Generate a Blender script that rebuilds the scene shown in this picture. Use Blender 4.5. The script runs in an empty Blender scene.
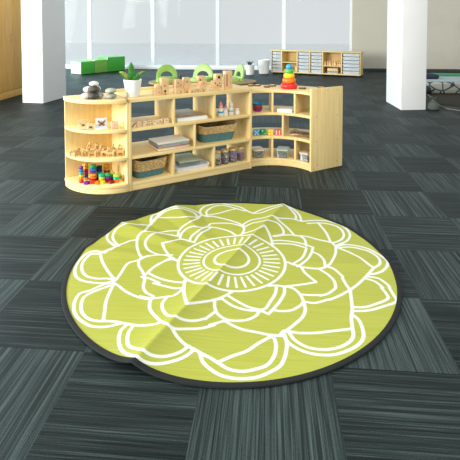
import bpy, bmesh, math, random
import numpy as np
from mathutils import Vector, Matrix
random.seed(7)
PI = math.pi
R = math.radians
SC = bpy.context.scene
COL = SC.collection

# ------------------------------------------------------------------ materials
def new_mat(name):
    m = bpy.data.materials.new(name); m.use_nodes = True
    nt = m.node_tree
    return m, nt, nt.nodes['Principled BSDF']

_cache = {}
def plain(name, col, rough=0.5, var=0.06, scale=14.0, spec=0.4, bump=0.0, metal=0.0):
    """a surface of one colour with a little natural mottling"""
    if name in _cache: return _cache[name]
    m, nt, b = new_mat(name)
    N, L = nt.nodes, nt.links
    tc = N.new('ShaderNodeTexCoord')
    nz = N.new('ShaderNodeTexNoise'); nz.inputs['Scale'].default_value = scale; nz.inputs['Detail'].default_value = 3
    L.new(tc.outputs['Object'], nz.inputs['Vector'])
    cr = N.new('ShaderNodeValToRGB')
    cr.color_ramp.elements[0].position = 0.3; cr.color_ramp.elements[1].position = 0.7
    cr.color_ramp.elements[0].color = (*[c * (1 - var) for c in col], 1)
    cr.color_ramp.elements[1].color = (*[min(1, c * (1 + var)) for c in col], 1)
    L.new(nz.outputs['Fac'], cr.inputs['Fac']); L.new(cr.outputs['Color'], b.inputs['Base Color'])
    b.inputs['Roughness'].default_value = rough
    b.inputs['Specular IOR Level'].default_value = spec
    b.inputs['Metallic'].default_value = metal
    if bump:
        bp = N.new('ShaderNodeBump'); bp.inputs['Strength'].default_value = bump; bp.inputs['Distance'].default_value = 0.01
        L.new(nz.outputs['Fac'], bp.inputs['Height']); L.new(bp.outputs['Normal'], b.inputs['Normal'])
    _cache[name] = m
    return m

def wood(name, a, c, stretch=(1.5, 26, 26), rough=0.5, spec=0.2):
    if name in _cache: return _cache[name]
    m, nt, b = new_mat(name)
    N, L = nt.nodes, nt.links
    tc = N.new('ShaderNodeTexCoord')
    mp = N.new('ShaderNodeMapping'); mp.inputs['Scale'].default_value = stretch
    L.new(tc.outputs['Object'], mp.inputs['Vector'])
    nz = N.new('ShaderNodeTexNoise'); nz.inputs['Scale'].default_value = 1.6; nz.inputs['Detail'].default_value = 5
    nz.inputs['Distortion'].default_value = 0.6
    L.new(mp.outputs['Vector'], nz.inputs['Vector'])
    cr = N.new('ShaderNodeValToRGB')
    cr.color_ramp.elements[0].position = 0.32; cr.color_ramp.elements[1].position = 0.68
    cr.color_ramp.elements[0].color = (*a, 1); cr.color_ramp.elements[1].color = (*c, 1)
    L.new(nz.outputs['Fac'], cr.inputs['Fac']); L.new(cr.outputs['Color'], b.inputs['Base Color'])
    b.inputs['Roughness'].default_value = rough; b.inputs['Specular IOR Level'].default_value = spec
    _cache[name] = m
    return m

def clear(name, col=(0.95, 0.97, 0.97), alpha=0.3, rough=0.08):
    """thin clear plastic or glass"""
    if name in _cache: return _cache[name]
    m, nt, b = new_mat(name)
    N, L = nt.nodes, nt.links
    b.inputs['Base Color'].default_value = (*col, 1); b.inputs['Roughness'].default_value = rough
    tr = N.new('ShaderNodeBsdfTransparent'); tr.inputs['Color'].default_value = (0.97, 0.98, 0.98, 1)
    fr = N.new('ShaderNodeFresnel'); fr.inputs['IOR'].default_value = 1.4
    ad = N.new('ShaderNodeMath'); ad.operation = 'ADD'; ad.inputs[1].default_value = alpha; ad.use_clamp = True
    mx = N.new('ShaderNodeMixShader')
    L.new(fr.outputs['Fac'], ad.inputs[0]); L.new(ad.outputs[0], mx.inputs['Fac'])
    L.new(tr.outputs[0], mx.inputs[1]); L.new(b.outputs[0], mx.inputs[2])
    L.new(mx.outputs[0], N['Material Output'].inputs['Surface'])
    _cache[name] = m
    return m

def carpet():
    m, nt, b = new_mat('carpet tiles')
    N, L = nt.nodes, nt.links
    def math_(op, a, c=None, d=None):
        n = N.new('ShaderNodeMath'); n.operation = op
        for i, v in enumerate((a, c, d)):
            if v is None: continue
            if isinstance(v, (int, float)): n.inputs[i].default_value = v
            else: L.new(v, n.inputs[i])
        return n.outputs[0]
    tc = N.new('ShaderNodeTexCoord')
    sp = N.new('ShaderNodeSeparateXYZ'); L.new(tc.outputs['Object'], sp.inputs[0])
    u = math_('DIVIDE', math_('ADD', sp.outputs['X'], 0.2538), 0.5)
    v = math_('DIVIDE', math_('SUBTRACT', sp.outputs['Y'], 1.8273), 0.5)
    iu, iv = math_('FLOOR', u), math_('FLOOR', v)
    fu, fv = math_('FRACT', u), math_('FRACT', v)
    par = math_('FLOORED_MODULO', math_('ADD', iu, iv), 2.0)        # 1: pile lines run away from the windows' side
    inv = math_('SUBTRACT', 1.0, par)
    across = math_('ADD', math_('MULTIPLY', fu, par), math_('MULTIPLY', fv, inv))
    along = math_('ADD', math_('MULTIPLY', fv, par), math_('MULTIPLY', fu, inv))
    idc = N.new('ShaderNodeCombineXYZ'); L.new(iu, idc.inputs[0]); L.new(iv, idc.inputs[1])
    wn = N.new('ShaderNodeTexWhiteNoise'); wn.noise_dimensions = '2D'; L.new(idc.outputs[0], wn.inputs['Vector'])
    def lines(fa, fl, zoff):
        c = N.new('ShaderNodeCombineXYZ')
        L.new(math_('MULTIPLY', across, fa), c.inputs[0]); L.new(math_('MULTIPLY', along, fl), c.inputs[1])
        L.new(math_('ADD', math_('MULTIPLY', wn.outputs['Value'], 40.0), zoff), c.inputs[2])
        n = N.new('ShaderNodeTexNoise'); n.inputs['Scale'].default_value = 1.0; n.inputs['Detail'].default_value = 2.0
        L.new(c.outputs[0], n.inputs['Vector'])
        return n.outputs['Fac']
    l1 = lines(40, 0.4, 0.0); l2 = lines(120, 1.5, 9.0)
    fib = N.new('ShaderNodeTexNoise'); fib.inputs['Scale'].default_value = 240; fib.inputs['Detail'].default_value = 2
    L.new(tc.outputs['Object'], fib.inputs['Vector'])
    s = math_('ADD', math_('ADD', math_('MULTIPLY', l1, 0.48), math_('MULTIPLY', l2, 0.42)), math_('MULTIPLY', fib.outputs['Fac'], 0.22))
    s = math_('ADD', s, math_('MULTIPLY', math_('SUBTRACT', wn.outputs['Value'], 0.5), 0.05))
    s = math_('ADD', s, math_('MULTIPLY', math_('SUBTRACT', par, 0.5), 0.065))  # pile sheen put into the colour
    cr = N.new('ShaderNodeValToRGB'); e = cr.color_ramp.elements
    e[0].position = 0.42; e[0].color = (0.0040, 0.0065, 0.0063, 1)
    e[1].position = 0.74; e[1].color = (0.062, 0.088, 0.085, 1)
    k = cr.color_ramp.elements.new(0.56); k.color = (0.0150, 0.0230, 0.0225, 1)
    L.new(s, cr.inputs['Fac'])
    L.new(cr.outputs['Color'], b.inputs['Base Color'])
    b.inputs['Roughness'].default_value = CARPET_ROUGH
    b.inputs['Specular IOR Level'].default_value = CARPET_SPEC
    b.inputs['Specular Tint'].default_value = (0.75, 0.94, 1.0, 1)
    bp = N.new('ShaderNodeBump'); bp.inputs['Strength'].default_value = 0.35; bp.inputs['Distance'].default_value = 0.004
    L.new(s, bp.inputs['Height']); L.new(bp.outputs['Normal'], b.inputs['Normal'])
    return m

def rug_material():
    m, nt, b = new_mat('woven rug')
    N, L = nt.nodes, nt.links
    at = N.new('ShaderNodeAttribute'); at.attribute_name = 'line_distance'
    mr = N.new('ShaderNodeMapRange'); mr.inputs['From Min'].default_value = 0.0066; mr.inputs['From Max'].default_value = 0.0094
    L.new(at.outputs['Fac'], mr.inputs['Value'])
    tc = N.new('ShaderNodeTexCoord')
    mp = N.new('ShaderNodeMapping'); mp.inputs['Scale'].default_value = (3.0, 150, 1)
    mp.inputs['Rotation'].default_value = (0, 0, R(4))
    L.new(tc.outputs['Object'], mp.inputs['Vector'])
    nz = N.new('ShaderNodeTexNoise'); nz.inputs['Scale'].default_value = 1; nz.inputs['Detail'].default_value = 2
    L.new(mp.outputs['Vector'], nz.inputs['Vector'])
    cr = N.new('ShaderNodeValToRGB')
    cr.color_ramp.elements[0].position = 0.3; cr.color_ramp.elements[1].position = 0.7
    cr.color_ramp.elements[0].color = (0.305, 0.335, 0.040, 1); cr.color_ramp.elements[1].color = (0.37, 0.39, 0.066, 1)
    L.new(nz.outputs['Fac'], cr.inputs['Fac'])
    mx = N.new('ShaderNodeMix'); mx.data_type = 'RGBA'
    L.new(mr.outputs['Result'], mx.inputs['Factor'])
    mx.inputs['A'].default_value = (0.62, 0.66, 0.61, 1)
    L.new(cr.outputs['Color'], mx.inputs['B'])
    L.new(mx.outputs['Result'], b.inputs['Base Color'])
    b.inputs['Roughness'].default_value = 0.5; b.inputs['Specular IOR Level'].default_value = 0.3
    bp = N.new('ShaderNodeBump'); bp.inputs['Strength'].default_value = 0.15; bp.inputs['Distance'].default_value = 0.002
    L.new(nz.outputs['Fac'], bp.inputs['Height']); L.new(bp.outputs['Normal'], b.inputs['Normal'])
    return m

def woven(name, a, c):
    if name in _cache: return _cache[name]
    m, nt, b = new_mat(name)
    N, L = nt.nodes, nt.links
    tc = N.new('ShaderNodeTexCoord')
    mp = N.new('ShaderNodeMapping'); mp.inputs['Scale'].default_value = (60, 60, 120)
    L.new(tc.outputs['Object'], mp.inputs['Vector'])
    vo = N.new('ShaderNodeTexVoronoi'); vo.inputs['Scale'].default_value = 1.0
    L.new(mp.outputs['Vector'], vo.inputs['Vector'])
    cr = N.new('ShaderNodeValToRGB')
    cr.color_ramp.elements[0].position = 0.1; cr.color_ramp.elements[1].position = 0.75
    cr.color_ramp.elements[0].color = (*c, 1); cr.color_ramp.elements[1].color = (*a, 1)
    L.new(vo.outputs['Distance'], cr.inputs['Fac']); L.new(cr.outputs['Color'], b.inputs['Base Color'])
    b.inputs['Roughness'].default_value = 0.8
    bp = N.new('ShaderNodeBump'); bp.inputs['Strength'].default_value = 0.6; bp.inputs['Distance'].default_value = 0.006
    bp.invert = True
    L.new(vo.outputs['Distance'], bp.inputs['Height']); L.new(bp.outputs['Normal'], b.inputs['Normal'])
    _cache[name] = m
    return m

CARPET_ROUGH = 0.55
CARPET_SPEC = 0.15

# ------------------------------------------------------------------ mesh helpers
class MB:
    def __init__(s): s.b = bmesh.new(); s.mi = 0; s.M = Matrix.Identity(4)
    def _v(s, co): return s.b.verts.new(s.M @ Vector(co))
    def _f(s, vs):
        try: f = s.b.faces.new(vs); f.material_index = s.mi; f.smooth = True
        except ValueError: pass
    def box(s, x0, x1, y0, y1, z0, z1):
        c = [(x0,y0),(x1,y0),(x1,y1),(x0,y1)]
        return s.prism(c, z0, z1)
    def prism(s, poly, z0, z1):
        a = [s._v((x, y, z0)) for x, y in poly]; c = [s._v((x, y, z1)) for x, y in poly]
        n = len(poly)
        for i in range(n): s._f([a[i], a[(i+1) % n], c[(i+1) % n], c[i]])
        s._f(a[::-1]); s._f(c)
        return s
    def slab(s, poly, y0, y1):
        """outline in x,z given a thickness along y"""
        a = [s._v((x, y0, z)) for x, z in poly]; c = [s._v((x, y1, z)) for x, z in poly]
        n = len(poly)
        for i in range(n): s._f([a[i], a[(i+1) % n], c[(i+1) % n], c[i]])
        s._f(a[::-1]); s._f(c)
        return s
    def loft(s, rings, cap0=True, cap1=True):
        rs = [[s._v(p) for p in r] for r in rings]
        n = len(rs[0])
        for a, c in zip(rs, rs[1:]):
            for i in range(n): s._f([a[i], a[(i+1) % n], c[(i+1) % n], c[i]])
        if cap0: s._f(rs[0][::-1])
        if cap1: s._f(rs[-1])
        return s
    def lathe(s, prof, n=28, cx=0, cy=0, cap0=True, cap1=True):
        return s.loft([[(cx + r*math.cos(2*PI*i/n), cy + r*math.sin(2*PI*i/n), z) for i in range(n)] for r, z in prof], cap0, cap1)
    def ball(s, c, r, n=14, m=9):
        rx, ry, rz = r if isinstance(r, tuple) else (r, r, r)
        rings = []
        for j in range(1, m):
            t = PI*j/m
            rings.append([(c[0]+rx*math.sin(t)*math.cos(2*PI*i/n), c[1]+ry*math.sin(t)*math.sin(2*PI*i/n), c[2]-rz*math.cos(t)) for i in range(n)])
        return s.loft(rings)
    def tube(s, pts, rad, n=10, flat=1.0, up=(0, 0, 1)):
        pts = [Vector(p) for p in pts]; rings = []
        up = Vector(up)
        for i, p in enumerate(pts):
            d = (pts[min(i+1, len(pts)-1)] - pts[max(i-1, 0)]).normalized()
            a = d.cross(up)
            if a.length < 1e-4: a = d.cross(Vector((0, 1, 0)))
            a.normalize(); c = a.cross(d)
            r = rad[i] if isinstance(rad, (list, tuple)) else rad
            rings.append([tuple(p + a*r*math.cos(2*PI*k/n) + c*r*flat*math.sin(2*PI*k/n)) for k in range(n)])
        return s.loft(rings)
    def build(s, name, mat, parent=None, loc=None, rotz=0.0, bevel=0.0, seg=2, sharp=38):
        bm = s.b
        bmesh.ops.recalc_face_normals(bm, faces=bm.faces)
        if bevel:
            ed = [e for e in bm.edges if len(e.link_faces) == 2 and e.calc_face_angle(0) > R(38)]
            bmesh.ops.bevel(bm, geom=ed, offset=bevel, segments=seg, affect='EDGES', profile=0.6, clamp_overlap=True)
            for f in bm.faces: f.smooth = True
        me = bpy.data.meshes.new(name); bm.to_mesh(me); bm.free()
        me.set_sharp_from_angle(angle=R(sharp))
        for mm in (mat if isinstance(mat, (list, tuple)) else [mat]): me.materials.append(mm)
        o = bpy.data.objects.new(name, me); COL.objects.link(o)
        if parent is not None: o.parent = parent
        if loc is not None: o.location = loc
        o.rotation_euler = (0, 0, rotz)
        return o

def tag(o, label=None, cat=None, group=None, kind=None):
    if label: o['label'] = label
    if cat: o['category'] = cat
    if group: o['group'] = group
    if kind: o['kind'] = kind
    return o
def thing(name, label, cat, loc=(0, 0, 0), rotz=0.0, group=None):
    o = bpy.data.objects.new(name, None); COL.objects.link(o)
    o.location = loc; o.rotation_euler = (0, 0, rotz); o.empty_display_size = 0.05
    return tag(o, label, cat, group)
def struct(o, label=None, cat=None):
    o['kind'] = 'structure'
    return tag(o, label, cat)
def copy_tree(o, parent=None):
    c = o.copy(); COL.objects.link(c)
    if parent is not None: c.parent = parent
    for ch in list(o.children): copy_tree(ch, c)
    return c

def rrect(w, d, r, n=5, cx=0, cy=0):
    pts = []
    for qx, qy, a0 in ((1, 1, 0), (-1, 1, 90), (-1, -1, 180), (1, -1, 270)):
        for k in range(n+1):
            a = R(a0 + 90*k/n)
            pts.append((cx + qx*(w/2-r) + r*math.cos(a), cy + qy*(d/2-r) + r*math.sin(a)))
    return pts
def at_z(poly, z): return [(x, y, z) for x, y in poly]

# ------------------------------------------------------------------ palette
BIRCH = wood('birch plywood', (0.775, 0.575, 0.245), (0.865, 0.68, 0.325))
BIRCH_V = wood('birch plywood upright', (0.775, 0.575, 0.245), (0.865, 0.68, 0.325), stretch=(26, 26, 1.5))
TOYWOOD = wood('pale toy wood', (0.70, 0.43, 0.20), (0.82, 0.56, 0.30), stretch=(20, 20, 60))
OAK = wood('honey oak', (0.70, 0.41, 0.11), (0.80, 0.50, 0.15), stretch=(14, 14, 1.2))
WHITE = plain('white paint', (0.86, 0.87, 0.86), 0.55, 0.015, 3)
POTWHITE = plain('glazed white', (0.88, 0.88, 0.87), 0.25, 0.01, 4)
BLACK = plain('black dots', (0.015, 0.014, 0.013), 0.6)
TEAL = plain('teal cloth', (0.085, 0.20, 0.21), 0.85, 0.12, 60)
DARKCORD = plain('dark cord', (0.02, 0.018, 0.015), 0.7)
SEAGRASS = woven('seagrass weave', (0.76, 0.56, 0.26), (0.34, 0.21, 0.07))
GOLD = plain('brass lid', (0.74, 0.55, 0.22), 0.35, 0.05, 20, metal=0.3)
GLASS = clear('clear glass', alpha=0.10)
CLEARBOX = clear('clear tub plastic', (0.88, 0.93, 0.94), alpha=0.14, rough=0.2)
def P(name, col, rough=0.35, **k): return plain(name, col, rough, 0.04, **k)
RED = P('red plastic', (0.68, 0.022, 0.022)); ORANGE = P('orange plastic', (0.80, 0.18, 0.015)); YELLOW = P('yellow plastic', (0.88, 0.58, 0.02))
GREEN = P('green plastic', (0.02, 0.36, 0.10)); BLUE = P('blue plastic', (0.02, 0.20, 0.55)); PURPLE = P('purple plastic', (0.17, 0.03, 0.25))
NAVY = P('navy plastic', (0.015, 0.04, 0.16)); MAROON = P('dark red plastic', (0.26, 0.012, 0.02)); AMBER = P('amber plastic', (0.78, 0.36, 0.03))
SKYBLUE = P('sky blue plastic', (0.03, 0.36, 0.68)); LIME = P('lime plastic', (0.40, 0.62, 0.06)); TEALP = P('teal green plastic', (0.02, 0.42, 0.26)); PINK = P('pink paint', (0.75, 0.22, 0.24))

# ------------------------------------------------------------------ camera
cam = bpy.data.cameras.new('camera'); co = bpy.data.objects.new('camera', cam); COL.objects.link(co)
cam.sensor_fit = 'HORIZONTAL'; cam.sensor_width = 36.0
cam.lens = 36.0*470.68/460.0
cam.shift_y = -(230-42.496)/460.0
cam.clip_start = 0.05; cam.clip_end = 200
co.location = (0, 0, 1.3595)
co.rotation_euler = (R(90-2.5), 0, R(4.7387))
SC.camera = co

# ------------------------------------------------------------------ setting
m = MB(); m.box(-9, 8, -3, 13.35, -0.05, 0)
floor = struct(m.build('floor', carpet()))
m = MB(); m.box(-14, 14, 13.5, 30, -0.12, -0.04)
struct(m.build('floor_outside', plain('pale paving', (0.84, 0.88, 0.90), 0.8, 0.06, 2)))
BEIGE = plain('beige wall paint', (.60, .57, .47), 0.8, 0.03, 2)
m = MB(); m.box(2.3, 8, 13.3, 13.5, 0, 2.9)
struct(m.build('wall_back', BEIGE))
m = MB(); m.box(2.3, 8, 13.285, 13.3, 0, 0.07)
struct(m.build('baseboard_back', plain('dark skirting', (0.05, 0.06, 0.06), 0.5)), )
m = MB(); m.box(-9, 2.3, 13.3, 13.5, 0, 0.06)
struct(m.build('wall_sill', WHITE))
m = MB(); m.box(-9, 2.3, 13.3, 13.5, 2.55, 2.9)
struct(m.build('wall_lintel', WHITE))
for k in range(6):
    x0 = -9 + k*11.3/6; x1 = x0 + 11.3/6
    f = MB()
    f.box(x0, x0+.05, 13.36, 13.44, .06, 2.55); f.box(x1-.05, x1, 13.36, 13.44, .06, 2.55)
    f.box(x0+.05, x1-.05, 13.36, 13.44, .06, .11); f.box(x0+.05, x1-.05, 13.36, 13.44, 2.5, 2.55)
    w = struct(f.build('window_%d' % (k+1), WHITE))
    g = MB(); g.box(x0+.05, x1-.05, 13.397, 13.403, .11, 2.5); g.build('pane', clear('window glass', alpha=0.02, rough=0.02), w)
# two square white columns
m = MB(); m.prism([(-4.137, 7.57), (-3.754, 7.53), (-3.665, 8.22), (-4.05, 8.26)], 0, 2.9)
struct(m.build('wall_column_left', WHITE, bevel=.004), 'white square column in front of the wooden cupboard', 'column')
m = MB(); m.prism([(2.035, 7.40), (2.425, 7.47), (2.39, 8.25), (2.0, 8.19)], 0, 2.9)
struct(m.build('wall_column_right', WHITE, bevel=.004), 'white square column beside the drawstring sack', 'column')

# ------------------------------------------------------------------ honey coloured cupboard on the left
cup = thing('cupboard', 'honey coloured wooden cupboard behind the left white column', 'cupboard', (-4.63, 7.0, 0))
m = MB(); m.box(-.6, -.02, 0, 1.75, .12, 2.1); m.build('body', OAK, cup, bevel=.004)
m = MB(); m.box(-.58, .0, 0.0, 1.75, 0, .12); m.build('plinth', OAK, cup, bevel=.003)
for k in range(3):
    y0 = .006 + k*.581
    m = MB(); m.box(-.02, .0, y0, y0+.575, .14, 2.08); d = m.build('door', OAK, cup, bevel=.003)
    h = MB(); h.tube([(.0, y0+.5, 1.0), (.03, y0+.5, 1.0), (.03, y0+.5, 1.14), (.0, y0+.5, 1.14)], .006, 8); h.build('handle', plain('steel', (.5, .5, .5), .3, metal=1), d)

# ------------------------------------------------------------------ the round rug
RCX, RCY, RR = -0.205, 2.575, 0.90
STROKES = [
  [(-718,141),(-774,200),(-809,263),(-819,346),(-803,397),(-771,421),(-719,424),(-653,424),(-578,439),(-635,444),(-585,429)],
  [(-694,143),(-749,215),(-777,280),(-779,344),(-759,384),(-716,416)],
  [(-720,78),(-706,142),(-670,183),(-644,216),(-612,226)],
  [(-706,142),(-744,45),(-807,56),(-845,34),(-863,-24),(-856,-109),(-825,-187),(-783,-232),(-721,-255),(-647,-258),(-602,-236),(-590,-225)],
  [(-709,134),(-766,40),(-819,27),(-835,-21),(-829,-86),(-798,-155),(-753,-201),(-692,-219),(-641,-214),(-590,-225)],
  [(-771,40),(-733,-35),(-681,-115),(-631,-181),(-590,-225)],
  [(-590,-225),(-585,-158),(-579,-55),(-539,-19),(-508,13)],
  [(-581,317),(-597,307),(-609,258),(-588,164),(-548,63),(-517,12)],
  [(-592,-251),(-558,-276),(-514,-316),(-465,-347),(-419,-369),(-368,-380),(-425,-356),(-363,-370),(-298,-358),(-252,-343),(-223,-291)],
  [(-592,-251),(-641,-273),(-691,-330),(-730,-359),(-727,-425),(-705,-485),(-672,-534),(-624,-573),(-578,-597),(-523,-600),(-483,-587),(-445,-568)],
  [(-591,-269),(-638,-309),(-681,-355),(-697,-390),(-684,-453),(-653,-511),(-605,-550),(-556,-561),(-511,-558),(-465,-562),(-445,-568),(-377,-584),(-332,-587),(-352,-585),(-300,-585),(-263,-574)],
  [(-589,-260),(-585,-330),(-576,-413),(-556,-488),(-539,-552)],
  [(-425,-587),(-436,-621),(-428,-673),(-407,-724),(-378,-763),(-328,-797),(-282,-819),(-235,-818),(-185,-799),(-136,-767),(-110,-736),(-98,-712)],
  [(-392,-594),(-397,-634),(-387,-687),(-365,-728),(-315,-758),(-269,-780),(-221,-778),(-178,-759),(-143,-730),(-124,-699)],
  [(-581,317),(-581,439),(-572,565),(-552,655),(-506,707),(-451,715),(-380,717),(-304,685),(-262,638)],
  [(-582,417),(-552,599),(-518,663),(-460,689),(-373,680),(-312,645),(-281,580)],
  [(-553,573),(-476,564),(-379,555),(-287,577)],
  [(-572,455),(-593,515),(-602,602),(-563,644)],
  [(-351,62),(-425,59),(-493,99),(-532,156),(-548,216),(-536,266),(-499,319),(-445,363),(-377,374)],
  [(-581,317),(-512,321),(-435,316),(-363,300)],
  [(-309,-2),(-360,49),(-404,118),(-439,195)],
  [(-439,195),(-389,215),(-337,262),(-278,240),(-247,224)],
  [(-363,300),(-370,369),(-356,435),(-314,492),(-277,557),(-262,638)],
  [(-345,274),(-346,343),(-330,395),(-290,428),(-237,421),(-189,444)],
  [(-262,638),(-282,707),(-263,790),(-211,839),(-155,862),(-113,854),(-8,809),(67,717),(103,680)],
  [(-279,245),(-277,306),(-248,364),(-191,463),(-173,502),(-69,514),(-1,487),(33,457)],
  [(-247,224),(-234,311),(-184,407),(-173,447),(-113,430),(-45,387),(4,319)],
  [(-517,12),(-525,-18),(-510,-70),(-477,-123),(-460,-154)],
  [(-517,12),(-467,42),(-401,56),(-358,41)],
  [(-457,-187),(-432,-95),(-393,-29),(-355,25),(-309,-2)],
  [(-443,-137),(-418,-63),(-376,-6),(-330,17)],
  [(-443,-137),(-392,-172),(-321,-207),(-235,-226),(-217,-207)],
  [(-461,-181),(-418,-193),(-357,-231),(-386,-236),(-319,-261),(-270,-279),(-224,-281)],
  [(-464,-179),(-442,-202),(-432,-266),(-406,-318),(-357,-353)],
  [(-228,-204),(-219,-282),(-205,-349),(-174,-450)],
  [(-174,-450),(-124,-419),(-63,-383),(-27,-363),(-65,-384),(-21,-350),(27,-295)],
  [(-363,-370),(-361,-416),(-342,-471),(-307,-519),(-263,-574),(-210,-616),(-148,-602),(-82,-582),(-33,-553),(-52,-556),(9,-518)],
  [(-291,-367),(-299,-417),(-281,-475),(-247,-525),(-207,-545),(-166,-551),(-123,-543),(-82,-520),(-75,-516),(-41,-464)],
  [(-209,-619),(-180,-656),(-140,-692),(-100,-713),(-43,-745),(-20,-757),(14,-781),(55,-806),(109,-812),(161,-794),(203,-769),(230,-718),(239,-660),(232,-612),(219,-600)],
  [(-71,-730),(-53,-777),(-21,-810),(20,-837),(66,-849),(118,-848),(170,-834),(222,-799),(256,-765),(277,-703),(284,-632),(273,-583)],
  [(13,-770),(65,-732),(119,-699),(166,-648),(219,-600)],
  [(-223,633),(-234,710),(-194,796),(-125,827),(-35,778),(39,728)],
  [(-262,638),(-210,611),(-188,622),(-116,594),(-46,556),(25,492),(49,410),(40,334)],
  [(-223,633),(-139,683),(-74,740),(-20,772)],
  [(103,691),(164,759),(248,805),(319,821)],
  [(103,687),(151,685),(234,750),(304,775)],
  [(239,595),(179,579),(100,567),(50,513),(39,475)],
  [(11,309),(58,345),(132,375),(181,437)],
  [(181,437),(206,367),(224,276),(232,195)],
  [(43,436),(102,505),(193,513),(258,515),(295,448),(299,370),(237,329)],
  [(239,595),(284,539),(333,457),(370,363)],
  [(239,595),(272,583),(276,584),(363,608),(415,589)],
  [(316,819),(356,770),(393,676),(391,599)],
  [(316,819),(384,767),(421,683),(428,591)],
  [(240,322),(314,360),(388,366),(428,319),(433,234)],
  [(228,265),(288,283),(359,274),(428,250),(473,222)],
  [(233,231),(287,240),(357,241),(431,210)],
  [(473,222),(454,142),(426,69),(389,11),(366,-14)],
  [(431,203),(413,126),(387,66),(340,7)],
  [(314,26),(345,4),(382,-13),(404,-76),(453,-157)],
  [(370,363),(437,361),(506,326),(587,299),(605,263)],
  [(427,582),(522,614),(601,613),(673,568),(712,490),(722,413),(693,334),(644,286),(611,258)],
  [(465,557),(558,577),(632,551),(674,488),(684,409),(658,344),(611,301),(587,299)],
  [(543,561),(569,455),(582,359),(587,299)],
  [(611,258),(598,166),(560,52),(527,0),(476,-25),(392,-18)],
  [(462,166),(498,134),(519,74),(518,-1)],
  [(527,0),(566,-25),(598,-89),(596,-110),(606,-174),(618,-217)],
  [(487,-32),(523,-78),(547,-133),(549,-188),(541,-213),(501,-259),(461,-279),(465,-274),(408,-278),(374,-276)],
  [(610,248),(673,278),(741,267),(803,233),(845,168),(870,89),(863,35),(823,-21),(775,-50),(738,-57)],
  [(619,232),(691,248),(756,229),(806,192),(833,113),(822,42),(782,3)],
  [(619,232),(680,182),(725,121),(754,47),(782,3)],
  [(782,3),(730,-70),(674,-150),(618,-217)],
  [(728,-80),(786,-94),(821,-156),(820,-181),(826,-249),(824,-295),(748,-343),(676,-379),(607,-390)],
  [(714,-100),(759,-125),(787,-177),(780,-184),(792,-235),(787,-277),(725,-322),(663,-355),(603,-360)],
  [(619,-215),(557,-271),(505,-308),(499,-307),(430,-341),(375,-333)],
  [(617,-224),(609,-300),(600,-378),(585,-438),(578,-508),(573,-561),(554,-600),(511,-637),(460,-658),(431,-662),(384,-658),(345,-638),(314,-606),(295,-559)],
  [(593,-416),(614,-450),(621,-504),(614,-570),(587,-615),(540,-655),(480,-686),(428,-694),(373,-687),(327,-665),(288,-627),(277,-584)],
  [(295,-559),(341,-566),(409,-560),(487,-541),(566,-521)],
  [(453,-159),(396,-182),(335,-202),(294,-214)],
  [(294,-214),(333,-229),(360,-269),(372,-309),(374,-341),(353,-374),(315,-408),(269,-419),(233,-415)],
  [(375,-333),(380,-395),(362,-455),(319,-515),(273,-571),(260,-592)],
  [(6,-328),(57,-366),(115,-404),(184,-415),(217,-347),(241,-280),(247,-219)],
  [(-20,-357),(41,-406),(107,-428),(171,-428),(207,-447),(254,-360),(285,-276),(287,-215),(247,-210),(207,-218)],
  [(-51,-380),(-45,-429),(-26,-475),(13,-506),(58,-512),(110,-499),(149,-467),(162,-437)],
  [(9,-518),(51,-546),(96,-568),(156,-579),(207,-590),(254,-592)],
  [(254,-592),(276,-558),(295,-559)],
]

def rug_z(x, y):
    r = np.hypot(x, y); th = np.degrees(np.arctan2(y, x))
    a = R(69.0); s = -x*math.sin(a) + y*math.cos(a)
    z = 0.004 + 0.033*np.exp(-np.abs(s)/0.085)
    for t0, am, hw in ((122, .027, 10), (151, .026, 8), (175, .012, 6), (4, .012, 9), (35, .006, 8)):
        dt = (th-t0+180) % 360 - 180
        z = z + am*np.clip(1-np.abs(dt)/hw, 0, None)*np.clip((r-.25)/.65, 0, 1)
    # a soft unevenness from having been folded away
    z = z + 0.0028*(1+np.sin(5.2*x+1.3*y+.5)*np.cos(3.1*y-2.0*x))*np.clip((.9-r)/.25, 0, 1)
    return z
def smooth_line(pts, sub=5):
    if len(pts) < 3: return pts
    P4 = [pts[0]] + list(pts) + [pts[-1]]; out = []
    for i in range(1, len(P4)-2):
        p0, p1, p2, p3 = [np.array(q, float) for q in P4[i-1:i+3]]
        v1, v2 = p2-p1, p1-p0
        v3 = p3-p2
        for k in range(sub):
            t = k/sub
            # keep pointed petal tips sharp
            c0 = np.linalg.norm(v2) > 1e-6 and np.dot(v1, v2)/(np.linalg.norm(v1)*np.linalg.norm(v2)+1e-9) > 0.25
            c1 = np.linalg.norm(v3) > 1e-6 and np.dot(v1, v3)/(np.linalg.norm(v1)*np.linalg.norm(v3)+1e-9) > 0.25
            m0 = (p2-p0)/2 if c0 else v1*.9
            m1 = (p3-p1)/2 if c1 else v1*.9
            out.append((2*t**3-3*t**2+1)*p1 + (t**3-2*t**2+t)*m0 + (-2*t**3+3*t**2)*p2 + (t**3-t**2)*m1)
    out.append(np.array(pts[-1], float))
    return out
segs = []
for st in STROKES:
    pl = smooth_line([(a/1000.0, c/1000.0) for a, c in st])
    segs += [(p[0], p[1], q[0], q[1]) for p, q in zip(pl, pl[1:])]
nr, na = 190, 560
rad = np.linspace(0.004, RR-.012, nr)
ang = np.linspace(0, 2*PI, na, endpoint=False)
GX = rad[:, None]*np.cos(ang)[None]; GY = rad[:, None]*np.sin(ang)[None]
D = np.full(GX.shape, 1.0)
for x0, y0, x1, y1 in segs:
    dx, dy = x1-x0, y1-y0; L2 = dx*dx+dy*dy
    if L2 < 1e-10: continue
    t = np.clip(((GX-x0)*dx+(GY-y0)*dy)/L2, 0, 1)
    D = np.minimum(D, np.hypot(GX-x0-t*dx, GY-y0-t*dy))
rc = np.hypot(GX, GY-.010)
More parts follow.
